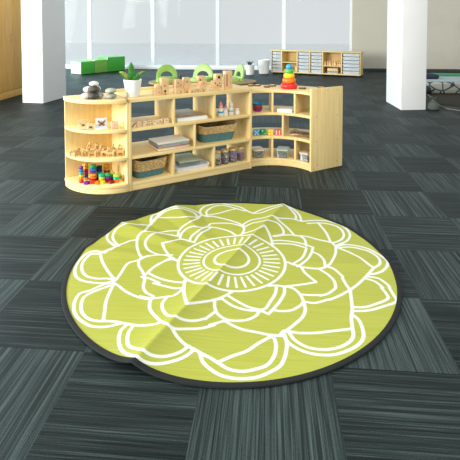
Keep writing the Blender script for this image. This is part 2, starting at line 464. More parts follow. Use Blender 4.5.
for r0, wd in ((.097, 0), (.158, -.002), (.300, 0)):
    D = np.minimum(D, np.abs(rc-r0)+wd*-1)
ta = np.arctan2(GY-.010, GX); step = 2*PI/36
off = np.abs((ta+step/2) % step - step/2)*rc
dr = np.maximum(np.maximum(.184-rc, rc-.268), 0)
D = np.minimum(D, np.hypot(off, dr)+.0012)
Z = rug_z(GX, GY)
verts = [(0, 0, float(rug_z(np.array(0.), np.array(0.))))] + list(zip(GX.ravel().tolist(), GY.ravel().tolist(), Z.ravel().tolist()))
faces = [(0, 1+i, 1+(i+1) % na) for i in range(na)]
for j in range(nr-1):
    o0 = 1+j*na; o1 = o0+na
    faces += [(o0+i, o1+i, o1+(i+1) % na, o0+(i+1) % na) for i in range(na)]
me = bpy.data.meshes.new('floor_rug'); me.from_pydata(verts, [], faces); me.update()
a_ = me.attributes.new('line_distance', 'FLOAT', 'POINT')
a_.data.foreach_set('value', np.concatenate([[.05], D.ravel()]).astype(np.float32))
me.polygons.foreach_set('use_smooth', [True]*len(me.polygons))
me.materials.append(rug_material())
rug = bpy.data.objects.new('floor_rug', me); COL.objects.link(rug); rug.location = (RCX, RCY, 0.003)
tag(rug, 'large round lime green floor rug with a white flower pattern and dark edge', 'rug')
m = MB(); rings = []
for i in range(240):
    a = 2*PI*i/240
    zz = float(rug_z(np.array((RR-.01)*math.cos(a)), np.array((RR-.01)*math.sin(a))))
    rings.append([((RR-.015+dx)*math.cos(a), (RR-.015+dx)*math.sin(a), zz+dz) for dx, dz in ((-.010, -.003), (-.009, .0028), (.004, .0048), (.014, .0025), (.016, -.003), (.004, -.005))])
rings.append(rings[0])
m.loft(rings, False, False)
m.build('binding', plain('dark charcoal binding', (.005, .008, .008), .85, .1, 40), rug)

# ------------------------------------------------------------------ the shelving
A0 = R(35.5); U = Vector((math.cos(A0), math.sin(A0))); V = Vector((-U.y, U.x)); P0 = Vector((-1.109, 3.643))
DEP = .43; LEN = 1.172
def S(s, t, z=0.0):
    q = P0 + U*s + V*t
    return (q.x, q.y, z)
ST = thing('shelving_unit', 'long straight birch shelving unit with open back between the two curved units', 'shelf', S(0, 0), A0)
def board(name, par, x0, x1, y0, y1, z0, z1, mat=BIRCH, bv=.003):
    m = MB(); m.box(x0, x1, y0, y1, z0, z1); return m.build(name, mat, par, bevel=bv)
board('top_board', ST, 0.0, LEN, 0, DEP, .716, .75)
board('back_lip', ST, .02, LEN-.02, DEP-.018, DEP, .7502, .772)
for x in (0, LEN-.02): board('end_panel', ST, x, x+.02, .0, DEP, 0, .7155, BIRCH_V)
for z in (.255, .48): board('shelf', ST, .0205, LEN-.0205, .002, DEP-.002, z, z+.025)
board('base_shelf', ST, .0205, LEN-.0205, .002, DEP-.002, .04, .067)
board('plinth', ST, .0205, LEN-.0205, .004, .024, 0, .0395)
for x, z0, z1 in ((.385, .5055, .7155), (.775, .5055, .7155), (.58, .2805, .4795), (.38, .0675, .2545), (.77, .0675, .2545)):
    board('divider', ST, x, x+.018, .004, DEP-.004, z0, z1, BIRCH_V)

CU = thing('corner_shelf_unit', 'quarter-round birch end shelf unit holding pebbles, animals and coloured bricks', 'shelf', S(0, 0), A0)
def quarter(a, c, n=20, back=.02):
    return [(-.0205, DEP-back)] + [(-.0205-(a-.0205)*math.sin(R(90*k/n)), DEP-back-(c-back)*math.cos(R(90*k/n))) for k in range(n+1)]
for nm, z0, z1, aa in (('top_board', .716, .75, .422), ('shelf', .255, .28, .415), ('shelf', .48, .505, .415), ('base_shelf', .042, .067, .420), ('plinth', 0, .0415, .414)):
    m = MB(); m.prism(quarter(aa, aa*1.04), z0, z1); m.build(nm, BIRCH, CU, bevel=.005 if z1 > .05 else .002)
board('side_panel', CU, -.0195, -.0005, .004, DEP, 0, .7155, BIRCH_V)
board('side_panel', CU, -.41, -.0205, DEP-.0185, DEP, 0, .7155, BIRCH_V)

CC = Vector((.0715, 4.0455)) - U*.010
def CP(r, ph, z=0.0):
    a = A0 + R(ph); return (CC.x + r*math.cos(a), CC.y + r*math.sin(a), z)
KU = thing('curved_shelf_unit', 'inward curving birch shelf unit with a plain screwed end panel on the right', 'shelf', (CC.x, CC.y, 0), A0)
RI, RO = .39, .765
def sector(r0, r1, p0, p1, n=24):
    return [(r0*math.cos(R(p0+(p1-p0)*k/n)), r0*math.sin(R(p0+(p1-p0)*k/n))) for k in range(n+1)] + \
           [(r1*math.cos(R(p1-(p1-p0)*k/n)), r1*math.sin(R(p1-(p1-p0)*k/n))) for k in range(n+1)]
for nm, z0, z1, r0, r1 in (('top_board', .694, .717, RI, RO), ('shelf', .255, .28, RI+.002, RO-.002), ('shelf', .48, .505, RI+.002, RO-.002), ('base_shelf', .04, .067, RI+.002, RO-.002), ('plinth', 0, .0395, RI+.004, RI+.024)):
    m = MB(); m.prism(sector(r0, r1, 1.6, 88.4), z0, z1); m.build(nm, BIRCH, KU, bevel=.003)
e0 = MB(); e0.box(RI-.006, RO+.004, -.010, .0102, 0, .757); e0 = e0.build('end_panel', BIRCH_V, KU, bevel=.003)
for rr, zz in ((.46, .725), (.58, .73), (.70, .725), (.45, .50), (.70, .49), (.45, .27), (.70, .265), (.46, .055), (.70, .055), (.415, .02)):
    m = MB(); m.M = Matrix.Translation((rr, -.0098, zz)) @ Matrix.Rotation(R(90), 4, 'X'); m.lathe([(.0005, 0), (.0042, 0.0), (.0042, .0012), (.002, .0016)], 10); m.build('screw', plain('dark screw', (.20, .14, .06), .5), e0)
m = MB(); m.box(-.010, .0102, RI, RO, 0, .735); m.build('end_panel', BIRCH_V, KU, bevel=.003)
for ph, z0, z1 in ((28, .5055, .6935), (58.5, .5055, .6935), (44.5, .2805, .4795), (27, .0675, .2545), (58.5, .0675, .2545)):
    m = MB(); m.M = Matrix.Rotation(R(ph), 4, 'Z'); m.box(RI+.004, RO-.004, -.009, .009, z0, z1); m.build('divider', BIRCH_V, KU, bevel=.003)

# ------------------------------------------------------------------ pebbles
def pebble(s, t, z, r, col, label, rot=0, tone=None):
    m = MB(); m.ball((0, 0, r[2]), r, 20, 12)
    for v in m.b.verts:
        n = 1 + .05*math.sin(v.co.x*60+s*40)+.04*math.cos(v.co.y*55+t*30)
        v.co.x *= n; v.co.y *= n
    o = m.build('pebble', col, loc=S(s, t, z), rotz=A0+rot, sharp=80)
    tag(o, label, 'pebble', 'pebbles on the corner unit')
PB_DARK = plain('dark speckled stone', (.075, .072, .06), .55, .5, 60); PB_WHITE = plain('white stone', (.80, .76, .70), .5, .06, 30)
PB_GREY = plain('grey stone', (.28, .28, .25), .55, .35, 50); PB_PALE = plain('pale stone', (.66, .58, .50), .5, .12, 30); PB_GREEN = plain('greenish grey stone', (.40, .42, .32), .55, .2, 40)
pebble(-.302, .135, .75, (.044, .04, .027), PB_PALE, 'pale pinkish pebble at the left of the pebble pile bottom row')
pebble(-.252, .105, .75, (.052, .042, .028), PB_DARK, 'dark speckled pebble in the middle of the pile bottom row')
pebble(-.205, .115, .75, (.036, .036, .028), PB_GREY, 'mid grey pebble at the right of the pile bottom row')
pebble(-.282, .150, .802, (.040, .036, .024), PB_WHITE, 'white pebble in the pile second row, behind the dark one')
pebble(-.246, .110, .804, (.054, .042, .026), PB_DARK, 'dark speckled pebble in the pile second row under the white top stone', .3)
pebble(-.212, .150, .803, (.030, .032, .024), PB_WHITE, 'small white pebble at the right end of the pile second row')
pebble(-.243, .115, .853, (.040, .036, .020), PB_WHITE, 'smooth white pebble on the very top of the pile')
pebble(-.128, .050, .75, (.045, .038, .023), PB_GREY, 'banded grey pebble under a paler one beside the plant pot', .2)
pebble(-.130, .055, .794, (.048, .040, .022), PB_GREEN, 'pale greenish pebble on top of the grey one beside the plant pot')

# ------------------------------------------------------------------ potted plant
pp = thing('potted_plant', 'green leafy succulent in a white pot on the shelf top', 'plant', S(.058, .075, .75), A0)
m = MB(); m.lathe([(.046, 0), (.052, .003), (.060, .05), (.068, .10), (.0735, .138), (.0735, .143), (.069, .143), (.066, .12), (.0, .118)], 36, cap1=False); m.build('pot', POTWHITE, pp, sharp=60)
m = MB(); m.lathe([(.0655, .112), (.066, .121), (.03, .124), (.002, .125)], 24); m.build('soil', plain('potting soil', (.05, .035, .02), .9, .4, 90), pp)
LEAF = plain('leaf green', (.045, .25, .035), .4, .35, 30); LEAF_Y = plain('yellowed leaf', (.30, .36, .06), .45, .3, 30)
def leaf(pts, w, mat, th=.28):
    n = len(pts); P_ = []
    for i in range(n*4-3):
        k, f = divmod(i, 4); f /= 4
        a = Vector(pts[k]); c = Vector(pts[min(k+1, n-1)]); P_.append(a.lerp(c, f))
    # soften the polyline
    for _ in range(3): P_ = [P_[0]] + [(P_[i-1]+P_[i]*2+P_[i+1])/4 for i in range(1, len(P_)-1)] + [P_[-1]]
    N_ = len(P_)
    rad = [max(.0012, w*math.sin(PI*(.16+.84*(i/(N_-1))**.9))**.8) if i < N_-1 else .0008 for i in range(N_)]
    m = MB(); m.tube(P_, rad, 10, th, up=(.2, -1, .15)); m.build('leaf', mat, pp, sharp=70)
B_ = .12
for pts, w, mt in (
    ([(0, 0, B_), (-.006, .0, .19), (-.012, .004, .245), (-.012, .0, .285)], .026, LEAF),
    ([(.004, .012, B_), (.02, .02, .17), (.022, .02, .215)], .018, LEAF),
    ([(-.012, -.01, B_), (-.05, -.015, .165), (-.085, -.02, .205), (-.118, -.015, .212)], .015, LEAF_Y),
    ([(-.01, .01, B_), (-.045, .02, .16), (-.075, .03, .19), (-.105, .03, .20)], .017, LEAF),
    ([(.012, -.012, B_), (.035, -.02, .160), (.045, -.02, .20)], .016, LEAF),
    ([(.014, .0, B_), (.05, .0, .150), (.062, .0, .185)], .014, LEAF),
    ([(.014, .010, B_), (.05, .012, .155), (.085, .02, .19), (.12, .02, .195), (.145, .02, .165)], .008, LEAF),
    ([(.012, -.006, B_), (.04, -.01, .165), (.07, -.01, .20), (.10, -.01, .205)], .008, LEAF_Y),
    ([(-.02, -.005, B_), (-.03, -.025, .15), (-.034, -.03, .185)], .016, LEAF),
    ([(.0, -.018, B_), (.005, -.03, .15), (.008, -.032, .178)], .015, LEAF)):
    leaf(pts, w*1.2, mt)

# ------------------------------------------------------------------ wooden building blocks on top
GB = 'wooden building blocks on the shelf top'
def arc_pts(cx, cz, r, a0, a1, n=10): return [(cx+r*math.cos(R(a0+(a1-a0)*k/n)), cz+r*math.sin(R(a0+(a1-a0)*k/n))) for k in range(n+1)]
def block(s0, s1, z0, z1, t, label, dep=.045, arch=0.0, holes=(), slot=None, rot=0.0):
    w, h = s1-s0, z1-z0
    poly = [(-w/2, 0)]
    if arch: poly += arc_pts(0, 0, arch, 180, 0) if True else []
    poly += [(w/2, 0), (w/2, h), (-w/2, h)]
    m = MB(); m.slab(poly, -dep/2, dep/2)
    o = MB(); o.slab(poly, -dep/2, dep/2)
    root = o.build('wooden_block', TOYWOOD, loc=S((s0+s1)/2, t, z0), rotz=A0+rot, bevel=.0025); m.b.free()
    tag(root, label, 'block', GB)
    for hx, hz, r in holes:
        k = MB(); k.M = Matrix.Translation((hx, -dep/2, hz)) @ Matrix.Rotation(R(90), 4, 'X'); k.lathe([(r, -.002), (r, .0006), (r*.6, .0008)], 14); k.build('hole', BLACK, root)
    if slot:
        x0, x1, za, zb = slot
        k = MB(); k.box(x0, x1, -dep/2-.0008, -dep/2+.002, za, zb); k.build('slot', BLACK, root)
    return root
block(.292, .358, .75, .89, .055, 'tall wooden block with an archway, left of the row on the shelf top', arch=.013, holes=((-.004, .075, .006), (0, .03, .010)))
block(.228, .289, .75, .803, .050, 'squat wooden block at the left end of the block row', holes=((.01, .025, .004),))
block(.256, .288, .803, .828, .052, 'little wooden block on top of the squat block at the left end')
block(.414, .495, .75, .802, .045, 'low wooden arch block between the tall archway and the dotted blocks', arch=.024)
block(.410, .482, .802, .872, .048, 'wooden block with holes resting on the low arch block', holes=((-.012, .042, .006), (.014, .02, .005)), rot=.2)
block(.505, .561, .75, .88, .065, 'upright wooden block just right of the dark knob', arch=.012, holes=((0, .095, .006),))
block(.539, .622, .75, .781, .030, 'flat wooden block lying in front of the upright blocks', holes=((-.02, .015, .004), (.015, .016, .004)), rot=.15)
block(.634, .710, .75, .805, .045, 'wooden bridge block at the foot of the zigzag stack', arch=.022)
block(.650, .714, .805, .845, .045, 'middle wooden block of the zigzag stack', holes=((.0, .02, .005),))
block(.630, .700, .845, .888, .048, 'top wooden block of the zigzag stack', holes=((-.015, .01, .007),))
block(.796, .836, .75, .772, .045, 'small wooden cube under the dotted block near the tall slotted block', dep=.04)
block(.774, .868, .772, .838, .045, 'wide wooden block with three dark holes', holes=((-.022, .045, .007), (.0, .025, .007), (.02, .042, .005), (.028, .018, .005)))
block(.803, .870, .838, .897, .047, 'wooden block with a square hole on top of the wide dotted block', slot=(-.010, .012, .018, .042))
block(.903, .978, .75, .918, .050, 'tallest slotted wooden block at the right end of the block row', slot=(-.024, -.016, .03, .14), holes=((.02, .12, .004), (.02, .06, .004)))
m = MB(); m.lathe([(.010, 0), (.012, .01), (.007, .016), (.013, .026), (.011, .036), (.004, .04)], 14)
tag(m.build('dark_peg', plain('dark stained wood', (.04, .025, .015), .5), loc=S(.470, .045, .872)), 'small dark knob on the wooden block stack', 'toy')
for k, (s, t) in enumerate(((.385, .35), (.68, .35))):
    m = MB(); m.ball((0, 0, .028), (.034, .03, .028), 16, 10)
    tag(m.build('wooden_pebble', plain('amber wood', (.72, .42, .12), .4), loc=S(s, t, .75)), ['amber wooden pebble behind the left blocks', 'amber wooden pebble behind the zigzag stack'][k], 'toy', 'amber wooden pebbles')

# ------------------------------------------------------------------ stacking toy and wood slices on the curved unit
tx = CP(.535, 40.3, .717)
st = thing('stacking_toy', 'rainbow ring stacking toy on the curved shelf top', 'toy', tx)
for z0, r, h, mt, nm in ((0, .081, .055, RED, 'ring'), (.055, .064, .050, ORANGE, 'ring'), (.105, .053, .043, YELLOW, 'ring'), (.148, .043, .042, P('mid green plastic', (.10, .40, .06)), 'ring')):
    m = MB(); m.lathe([(.012, z0), (r*.86, z0), (r*.97, z0+h*.2), (r, z0+h*.45), (r*.97, z0+h*.75), (r*.84, z0+h*.985), (.012, z0+h*.985)], 32); m.build(nm, mt, st, sharp=70)
m = MB(); m.ball((0, 0, .2105), (.031, .031, .026), 20, 12); m.build('ball', SKYBLUE, st)
SLICE = plain('cut branch face', (.62, .42, .20), .7, .2, 40); BARK = plain('bark', (.12, .07, .035), .9, .4, 60)
def slice_(r_, ph, rad, label, face=SLICE, tilt=0):
    o = thing('wood_slice', label, 'wood slice', CP(r_, ph, .717), ph*.1, 'wood slices on the curved unit')
    m = MB(); m.lathe([(rad*.94, 0), (rad, .003), (rad, .011), (rad*.95, .013)], 18)
    for v in m.b.verts:
        a = math.atan2(v.co.y, v.co.x); f = 1+.07*math.sin(3*a+ph)+.05*math.sin(5*a+r_*9); v.co.x *= f; v.co.y *= f
    m.build('bark', BARK, o, sharp=50)
    m = MB(); m.lathe([(rad*.88, .012), (rad*.88, .0142), (rad*.3, .0146)], 18)
    for v in m.b.verts:
        a = math.atan2(v.co.y, v.co.x); f = 1+.07*math.sin(3*a+ph)+.05*math.sin(5*a+r_*9); v.co.x *= f; v.co.y *= f
    m.build('cut_face', face, o)
slice_(.70, 75, .032, 'round wood slice nearest the straight unit on the curved top')
slice_(.695, 69, .032, 'wood slice second from the left on the curved top')
slice_(.59, 62.6, .031, 'reddish wood slice third from the left on the curved top', plain('red wood', (.48, .24, .12), .7, .2, 40))
slice_(.675, 57, .036, 'pale wood slice just left of the stacking toy', plain('pale wood', (.68, .52, .36), .7, .15, 40))
slice_(.565, 27, .034, 'brown wood slice just right of the stacking toy', plain('brown wood', (.40, .24, .12), .7, .2, 40))
slice_(.56, 15, .027, 'small wood slice close to the right end panel')
slice_(.71, 16, .032, 'orange-brown wood slice at the back right corner of the curved top', plain('orange wood', (.70, .33, .06), .7, .15, 40))

# ------------------------------------------------------------------ corner unit, upper shelf
def acrylic(s, t, w, h, label, bug):
    o = thing('specimen_block', label, 'specimen', S(s, t, .505), A0-.15, 'clear specimen blocks')
    m = MB(); m.box(-w/2, w/2, -.014, .014, 0, h); m.build('acrylic_block', clear('acrylic', alpha=.03), o, bevel=.002)
    m = MB(); m.ball((0, 0, h*.45), (.012, .004, .009), 10, 7)
    for sx in (-1, 1):
        for q in (-.6, 0, .6): m.tube([(sx*.008, 0, h*.45+q*.008), (sx*.02, 0, h*.45+q*.02)], .0012, 5)
    m.build('insect', bug, o)
BUG = plain('dark beetle', (.06, .035, .02), .4)
acrylic(-.318, .175, .075, .075, 'clear block with a dark insect at the left of the upper corner shelf', BUG)
acrylic(-.272, .125, .055, .05, 'small clear block with a dark insect, in front of the larger clear block', BUG)
bf = thing('butterfly_frame', 'framed orange butterfly standing on the upper corner shelf', 'frame', S(-.188, .115, .505), A0-.12)
m = MB(); m.box(-.043, .043, 0, .012, .004, .088); m.build('backing', plain('pale blue card', (.68, .80, .86), .5), bf, bevel=.002)
m = MB(); m.box(-.050, .050, -.014, .022, 0, .014); m.build('stand', plain('pale blue plastic', (.62, .76, .84), .3), bf, bevel=.002)
m = MB()
for sx in (-1, 1):
    w_ = [(0, .046), (sx*.012, .062), (sx*.028, .074), (sx*.031, .066), (sx*.025, .052), (sx*.012, .046), (sx*.024, .038), (sx*.022, .026), (sx*.010, .024), (0, .040)]
    m.slab(w_, -.003, -.0005)
m.build('wings', plain('brown orange wings', (.33, .12, .025), .6, .6, 90), bf)
m = MB(); m.ball((0, -.003, .046), (.003, .003, .017), 8, 7); m.build('butterfly_body', BLACK, bf)
pb = thing('specimen_block', 'pink specimen block at the right of the upper corner shelf', 'specimen', S(-.095, .075, .505), A0-.1)
m = MB(); m.box(-.028, .028, -.015, .015, 0, .062); m.build('acrylic_block', clear('pink acrylic', (.9, .55, .5), alpha=.45), pb, bevel=.003)
m = MB(); m.ball((.002, 0, .034), (.014, .008, .016), 10, 8); m.build('shell', plain('cream shell', (.82, .70, .62), .5), pb)

# ------------------------------------------------------------------ corner unit, middle shelf: wooden animals
ANW = wood('tan wood', (.52, .33, .13), (.66, .45, .20), stretch=(30, 30, 60))
def animal(kind):
    if kind == 'giraffe':
        p = [(-.028, 0), (-.022, 0), (-.020, .036), (.010, .038), (.013, 0), (.019, 0), (.021, .048), (.030, .078), (.042, .080), (.043, .087), (.030, .094), (.024, .098), (.010, .060), (-.022, .052), (-.031, .034)]
    elif kind == 'horse':
        p = [(-.034, 0), (-.027, 0), (-.022, .026), (.012, .026), (.016, 0), (.023, 0), (.024, .036), (.040, .044), (.044, .051), (.034, .064), (.026, .067), (.012, .050), (-.026, .050), (-.038, .040), (-.043, .020), (-.036, .030)]
    elif kind == 'elephant':
        p = [(-.036, 0), (-.024, 0), (-.022, .020), (.008, .020), (.010, 0), (.021, 0), (.023, .026), (.034, .020), (.038, .004), (.044, .004), (.044, .030), (.036, .052), (.018, .060), (-.012, .060), (-.034, .048)]
    elif kind == 'deer':
        p = [(-.027, 0), (-.022, 0), (-.019, .030), (.012, .030), (.015, 0), (.020, 0), (.022, .042), (.036, .060), (.046, .060), (.044, .068), (.032, .073), (.036, .094), (.031, .082), (.024, .096), (.026, .072), (.012, .050), (-.024, .047), (-.033, .052)]
    else:
        p = [(-.036, 0), (-.028, 0), (-.024, .016), (.012, .016), (.015, 0), (.023, 0), (.025, .020), (.042, .022), (.044, .030), (.030, .042), (.024, .050), (.018, .040), (-.028, .040), (-.046, .062), (-.048, .056), (-.038, .032)]
    return p
kinds = ['giraffe', 'horse', 'elephant', 'deer', 'dog']
an = [(-.372, .265, 0), (-.345, .225, .4), (-.318, .255, -.3), (-.300, .195, .2), (-.272, .235, .9), (-.262, .155, 3.3), (-.232, .205, -.4), (-.212, .135, .3), (-.185, .190, 2.9), (-.165, .115, -.2), (-.140, .175, .6), (-.122, .095, 3.0), (-.100, .155, -.3), (-.085, .075, .3), (-.062, .125, 3.3), (-.050, .065, -.1)]
an.sort(key=lambda q: q[0])
ordn = ['leftmost', 'second from left', 'third from left', 'fourth from left', 'fifth from left', 'sixth from left', 'seventh from left', 'eighth from left', 'eighth from right', 'seventh from right', 'sixth from right', 'fifth from right', 'fourth from right', 'third from right', 'second from right', 'rightmost']
for k, (s, t, r_) in enumerate(an):
    kd = kinds[(k*3+1) % 5] if k not in (6, 7) else 'giraffe'
    m = MB(); m.slab(animal(kd), -.0075, .0075)
    o = m.build('toy_'+kd, ANW, loc=S(s, t, .28), rotz=A0+r_-.25, bevel=.002)
    o.scale = (.95, .95, 1.0)
    tag(o, 'tan wooden %s figure, %s on the middle corner shelf' % (kd, ordn[k]), 'toy animal', 'wooden animals on the corner unit')

# ------------------------------------------------------------------ corner unit, bottom shelf: coloured bricks
BR = 'coloured bricks on the bottom corner shelf'
def brick(s, t, z, mt, label, r=.020, h=.021, flat=False):
    m = MB(); n = 16
    prof = [(r*.92, 0), (r, .002), (r, h-.002), (r*.92, h)]
    m.loft([[(q*(1+.06*math.cos(8*2*PI*i/32))*math.cos(2*PI*i/32), q*(1+.06*math.cos(8*2*PI*i/32))*math.sin(2*PI*i/32), zz) for i in range(32)] for q, zz in prof])
    m.lathe([(r*.45, h-.001), (r*.45, h+.003), (r*.38, h+.004)], 12)
    o = m.build('connector_disc', mt, loc=S(s, t, z), rotz=s*30)
    tag(o, label, 'brick', BR)
Z = .067
cols = [('red', RED), ('orange', ORANGE), ('yellow', YELLOW), ('teal green', TEALP), ('blue', BLUE), ('purple', PURPLE)]
ords = ['bottom', 'second', 'third', 'fourth', 'fifth', 'top']
for k in range(6): brick(-.330, .215, Z+k*.0225, cols[k][1], '%s disc, %s of the rainbow tower at the left' % (cols[k][0], ords[k]), .017, .019)
for k, (n_, mt) in enumerate((('orange', ORANGE), ('navy', NAVY), ('dark red', MAROON), ('dark red', MAROON), ('amber', AMBER), ('amber', AMBER))):
    brick(-.282, .275, Z+k*.0225, mt, '%s disc, %s of the amber-topped tower behind the rainbow tower' % (n_, ords[k]), .021, .019)
for k, (n_, mt) in enumerate((('dark red', MAROON), ('orange', ORANGE), ('amber', AMBER), ('purple', PURPLE), ('blue', BLUE), ('green', GREEN))):
    brick(-.236, .205, Z+k*.0225, mt, '%s disc, %s of the green-topped tower in the middle' % (n_, ords[k]), .025, .019)
for k, (n_, mt) in enumerate((('maroon', MAROON), ('red', RED), ('teal', TEALP), ('navy', NAVY), ('navy', NAVY))):
    brick(-.182, .225, Z+k*.0225, mt, '%s disc, %s of the navy-topped tower behind the middle' % (n_, ords[k]), .023, .019)
for k, (n_, mt) in enumerate((('yellow', YELLOW), ('orange', ORANGE), ('dark red', MAROON), ('amber', AMBER), ('amber', AMBER))):
    brick(-.118, .225, Z+k*.0225, mt, '%s disc, %s of the amber-topped tower at the back right' % (n_, ords[k]), .026, .019)
for s, t, z, mt, lb in (
    (-.300, .160, Z, PURPLE, 'purple disc lying in front between the left towers'), (-.255, .150, Z, RED, 'red disc lying in front of the middle tower'),
    (-.222, .118, Z, ORANGE, 'orange disc at the front edge below the middle tower'), (-.190, .112, Z, YELLOW, 'yellow disc at the front edge right of the orange one'),
    (-.180, .155, Z, AMBER, 'amber disc under the green disc right of the middle tower'), (-.180, .155, Z+.0225, LIME, 'lime disc right of the middle tower'), (-.182, .155, Z+.045, TEALP, 'teal green disc topping the short stack right of the middle tower'),
    (-.135, .140, Z, MAROON, 'dark red disc under the purple and green ones'), (-.135, .140, Z+.0225, PURPLE, 'purple disc between a dark red and a green one'), (-.135, .140, Z+.045, GREEN, 'green disc on top of the purple one in the right half'),
    (-.128, .082, Z, MAROON, 'dark red disc at the front edge in the right half'), (-.092, .150, Z, NAVY, 'navy disc under a green one near the side panel'), (-.092, .150, Z+.0225, GREEN, 'green disc on a navy one near the side panel'),
    (-.082, .085, Z, ORANGE, 'orange disc at the bottom of the rightmost stack'), (-.082, .085, Z+.0225, TEALP, 'teal disc in the middle of the rightmost stack'), (-.082, .085, Z+.045, LIME, 'lime disc on top of the rightmost stack')):
    brick(s, t, z, mt, lb, .024, .019)

# ------------------------------------------------------------------ straight unit, top row
cube_pat = [((-.010, .012), (.010, .034), (0, .023)), ((0, .023),), ((-.01, .034), (.01, .012)), ((-.01, .012), (-.01, .034), (.01, .012), (.01, .034)), ((-.01, .03), (.01, .016)), ((0, .023), (.012, .012)), ((0, .03),)]
cw = ['with a bold dark print', 'with one centre spot', 'with two diagonal spots', 'with four spots', 'with two slanting spots', 'with two low spots', 'with a single high spot']
for k in range(7):
    s = .052+k*.047; t = .05+.012*(k % 2)
    root = thing('dotted_cube', 'pale wooden cube %s, %s in the upper left bay' % (cw[k], ['leftmost', 'second from left', 'third from left', 'fourth from left', 'third from right', 'second from right', 'rightmost'][k]), 'block', S(s, t, .505), A0+.08*((k*3) % 5-2), 'dotted wooden cubes')
    m = MB(); m.box(-.021, .021, -.021, .021, 0, .044); m.build('cube', wood('pale cube wood', (.74, .55, .33), (.84, .66, .44), stretch=(20, 20, 60)), root, bevel=.003)
    for x, z in cube_pat[k]:
        q = MB(); q.M = Matrix.Translation((x, -.0208, z)) @ Matrix.Rotation(R(90), 4, 'X'); q.lathe([(.0065 if k == 0 else .0042, -.001), (.0065 if k == 0 else .0042, .0006), (.002, .0008)], 10); q.build('spot', BLACK, root)
lp = thing('light_tray', 'flat white tray with a brown glossy sheet in the upper middle bay', 'tray', S(.584, .215, .505), A0)
m = MB(); m.box(-.150, .140, -.185, .185, 0, .030); m.build('tray_base', WHITE, lp, bevel=.004)
m = MB(); m.box(-.140, .130, -.160, .180, .0302, .036); m.build('sheet', plain('glossy brown sheet', (.36, .28, .16), .4, .25, 8), lp, bevel=.001)
def doll(s, t, hgt, rad, body, head, hat, label, band=None):
    o = thing('peg_doll', label, 'doll', S(s, t, .505), A0, 'painted peg dolls')
    hb = hgt*.55
    m = MB(); m.lathe([(rad*.9, 0), (rad, .004), (rad*.95, hb*.6), (rad*.72, hb*.95), (rad*.4, hb)], 20); m.build('body', body, o, sharp=60)
    m = MB(); m.ball((0, 0, hb+rad*.55), rad*.72, 16, 10); m.build('head', head, o)
    m = MB(); zz = hb+rad*.85; m.lathe([(rad*.82, zz), (rad*.7, zz+.01), (rad*.3, hgt-.012), (rad*.12, hgt)], 18); m.build('hat', hat, o, sharp=60)
    if band: m = MB(); m.lathe([(rad*1.0, hb*.42), (rad*1.03, hb*.44), (rad*1.0, hb*.62), (rad*.93, hb*.63)], 20, cap0=False, cap1=False); m.build('band', band, o, sharp=60)
CREAM = plain('cream paint', (.84, .80, .72), .45, .02); SKIN = plain('peach paint', (.80, .58, .42), .45, .02)
doll(.882, .075, .138, .027, CREAM, SKIN, PINK, 'tall peg doll with a red and pink pointed hat', SKYBLUE)
doll(.930, .07, .105, .022, CREAM, SKIN, P('violet paint', (.30, .18, .48)), 'short peg doll with a violet hat', None)
doll(.995, .085, .132, .028, CREAM, CREAM, CREAM, 'tall cream peg doll with a green and blue hem', P('mint paint', (.30, .55, .42)))
doll(1.058, .075, .075, .025, CREAM, CREAM, P('coral paint', (.70, .16, .12)), 'smallest peg doll with a red top at the right', None)

# ------------------------------------------------------------------ straight unit, middle row
bk = [('orange', AMBER), ('white', WHITE), ('yellow', YELLOW), ('dark blue', NAVY), ('orange', ORANGE), ('blue', BLUE), ('green', GREEN), ('cream', CREAM)]
zz = .28
lab = ['bottom', 'second from the bottom', 'third from the bottom', 'fourth from the bottom', 'fourth from the top', 'third from the top', 'second from the top', 'top']
for k, (n_, mt) in enumerate(bk):
    h = .0085 if k < 7 else .010
    o = thing('picture_book', '%s edged book, %s of the middle left stack' % (n_, lab[k]), 'book', S(.398, .128, zz), A0+.03*((k*2) % 3-1), 'flat stacked books')
    m = MB(); m.box(-.145, .145, -.110, .110, 0, .0018); m.box(-.145, .145, -.110, .110, h-.0024, h-.0006); m.box(-.145, -.142, -.11, .11, 0.001, h-.001); m.build('cover', mt, o, bevel=.0006, seg=1)
    m = MB(); m.box(-.141, .142, -.107, .107, .0019, h-.0025); m.build('pages', CREAM, o)
    zz += h
def basket(s, t, z, w, d, h, label, rot=0.0, frac=.42, dip=.0):
    o = thing('storage_basket', label, 'basket', S(s, t, z), A0+rot, 'woven storage baskets')
    def ring(f, inset=0.0, extra=0.0):
        k = .80+.20*f
        pts = rrect(w*k-2*inset, d*k-2*inset, .06*k, 6)
        return [(x, y, h*f + extra + dip*f*f*((abs(x)/(w/2))**2-.5)) for x, y in pts]
    m = MB(); m.loft([ring(0), ring(.02), ring(frac*.5), ring(frac)] + [ring(frac, .006), ring(frac*.5, .006), ring(.06, .006)]); m.build('teal_base', TEAL, o, sharp=60)
    m = MB()
    prof = [ring(frac-.01, -.003)]
    nrow = 7
    for i in range(nrow):
        f0 = frac + (1-frac)*i/nrow; f1 = frac + (1-frac)*(i+.5)/nrow
        prof += [ring(f0, -.001), ring(f1, -.0055)]
    prof += [ring(1.0, -.003), ring(1.0, .004, .002)] + [ring(1.0, .012), ring(frac, .010)]
    m.loft(prof, False, False); m.build('woven_body', SEAGRASS, o, sharp=60)
    for sx in (-1, 1):
        m = MB(); x = sx*w*.46
        m.tube([(x*1.02, -d*.14, h*.80), (x*1.10, -d*.12, h*.72), (x*1.11, 0, h*.66), (x*1.10, d*.12, h*.72), (x*1.02, d*.14, h*.80)], .006, 8); m.build('handle', DARKCORD, o)
    return o
basket(.198, .205, .067, .315, .33, .150, 'woven basket with a teal base in the bottom left bay', .12, .40, .03)
basket(.866, .205, .28, .395, .33, .145, 'woven basket with a wide teal base in the middle right bay', -.05, .55, .03)

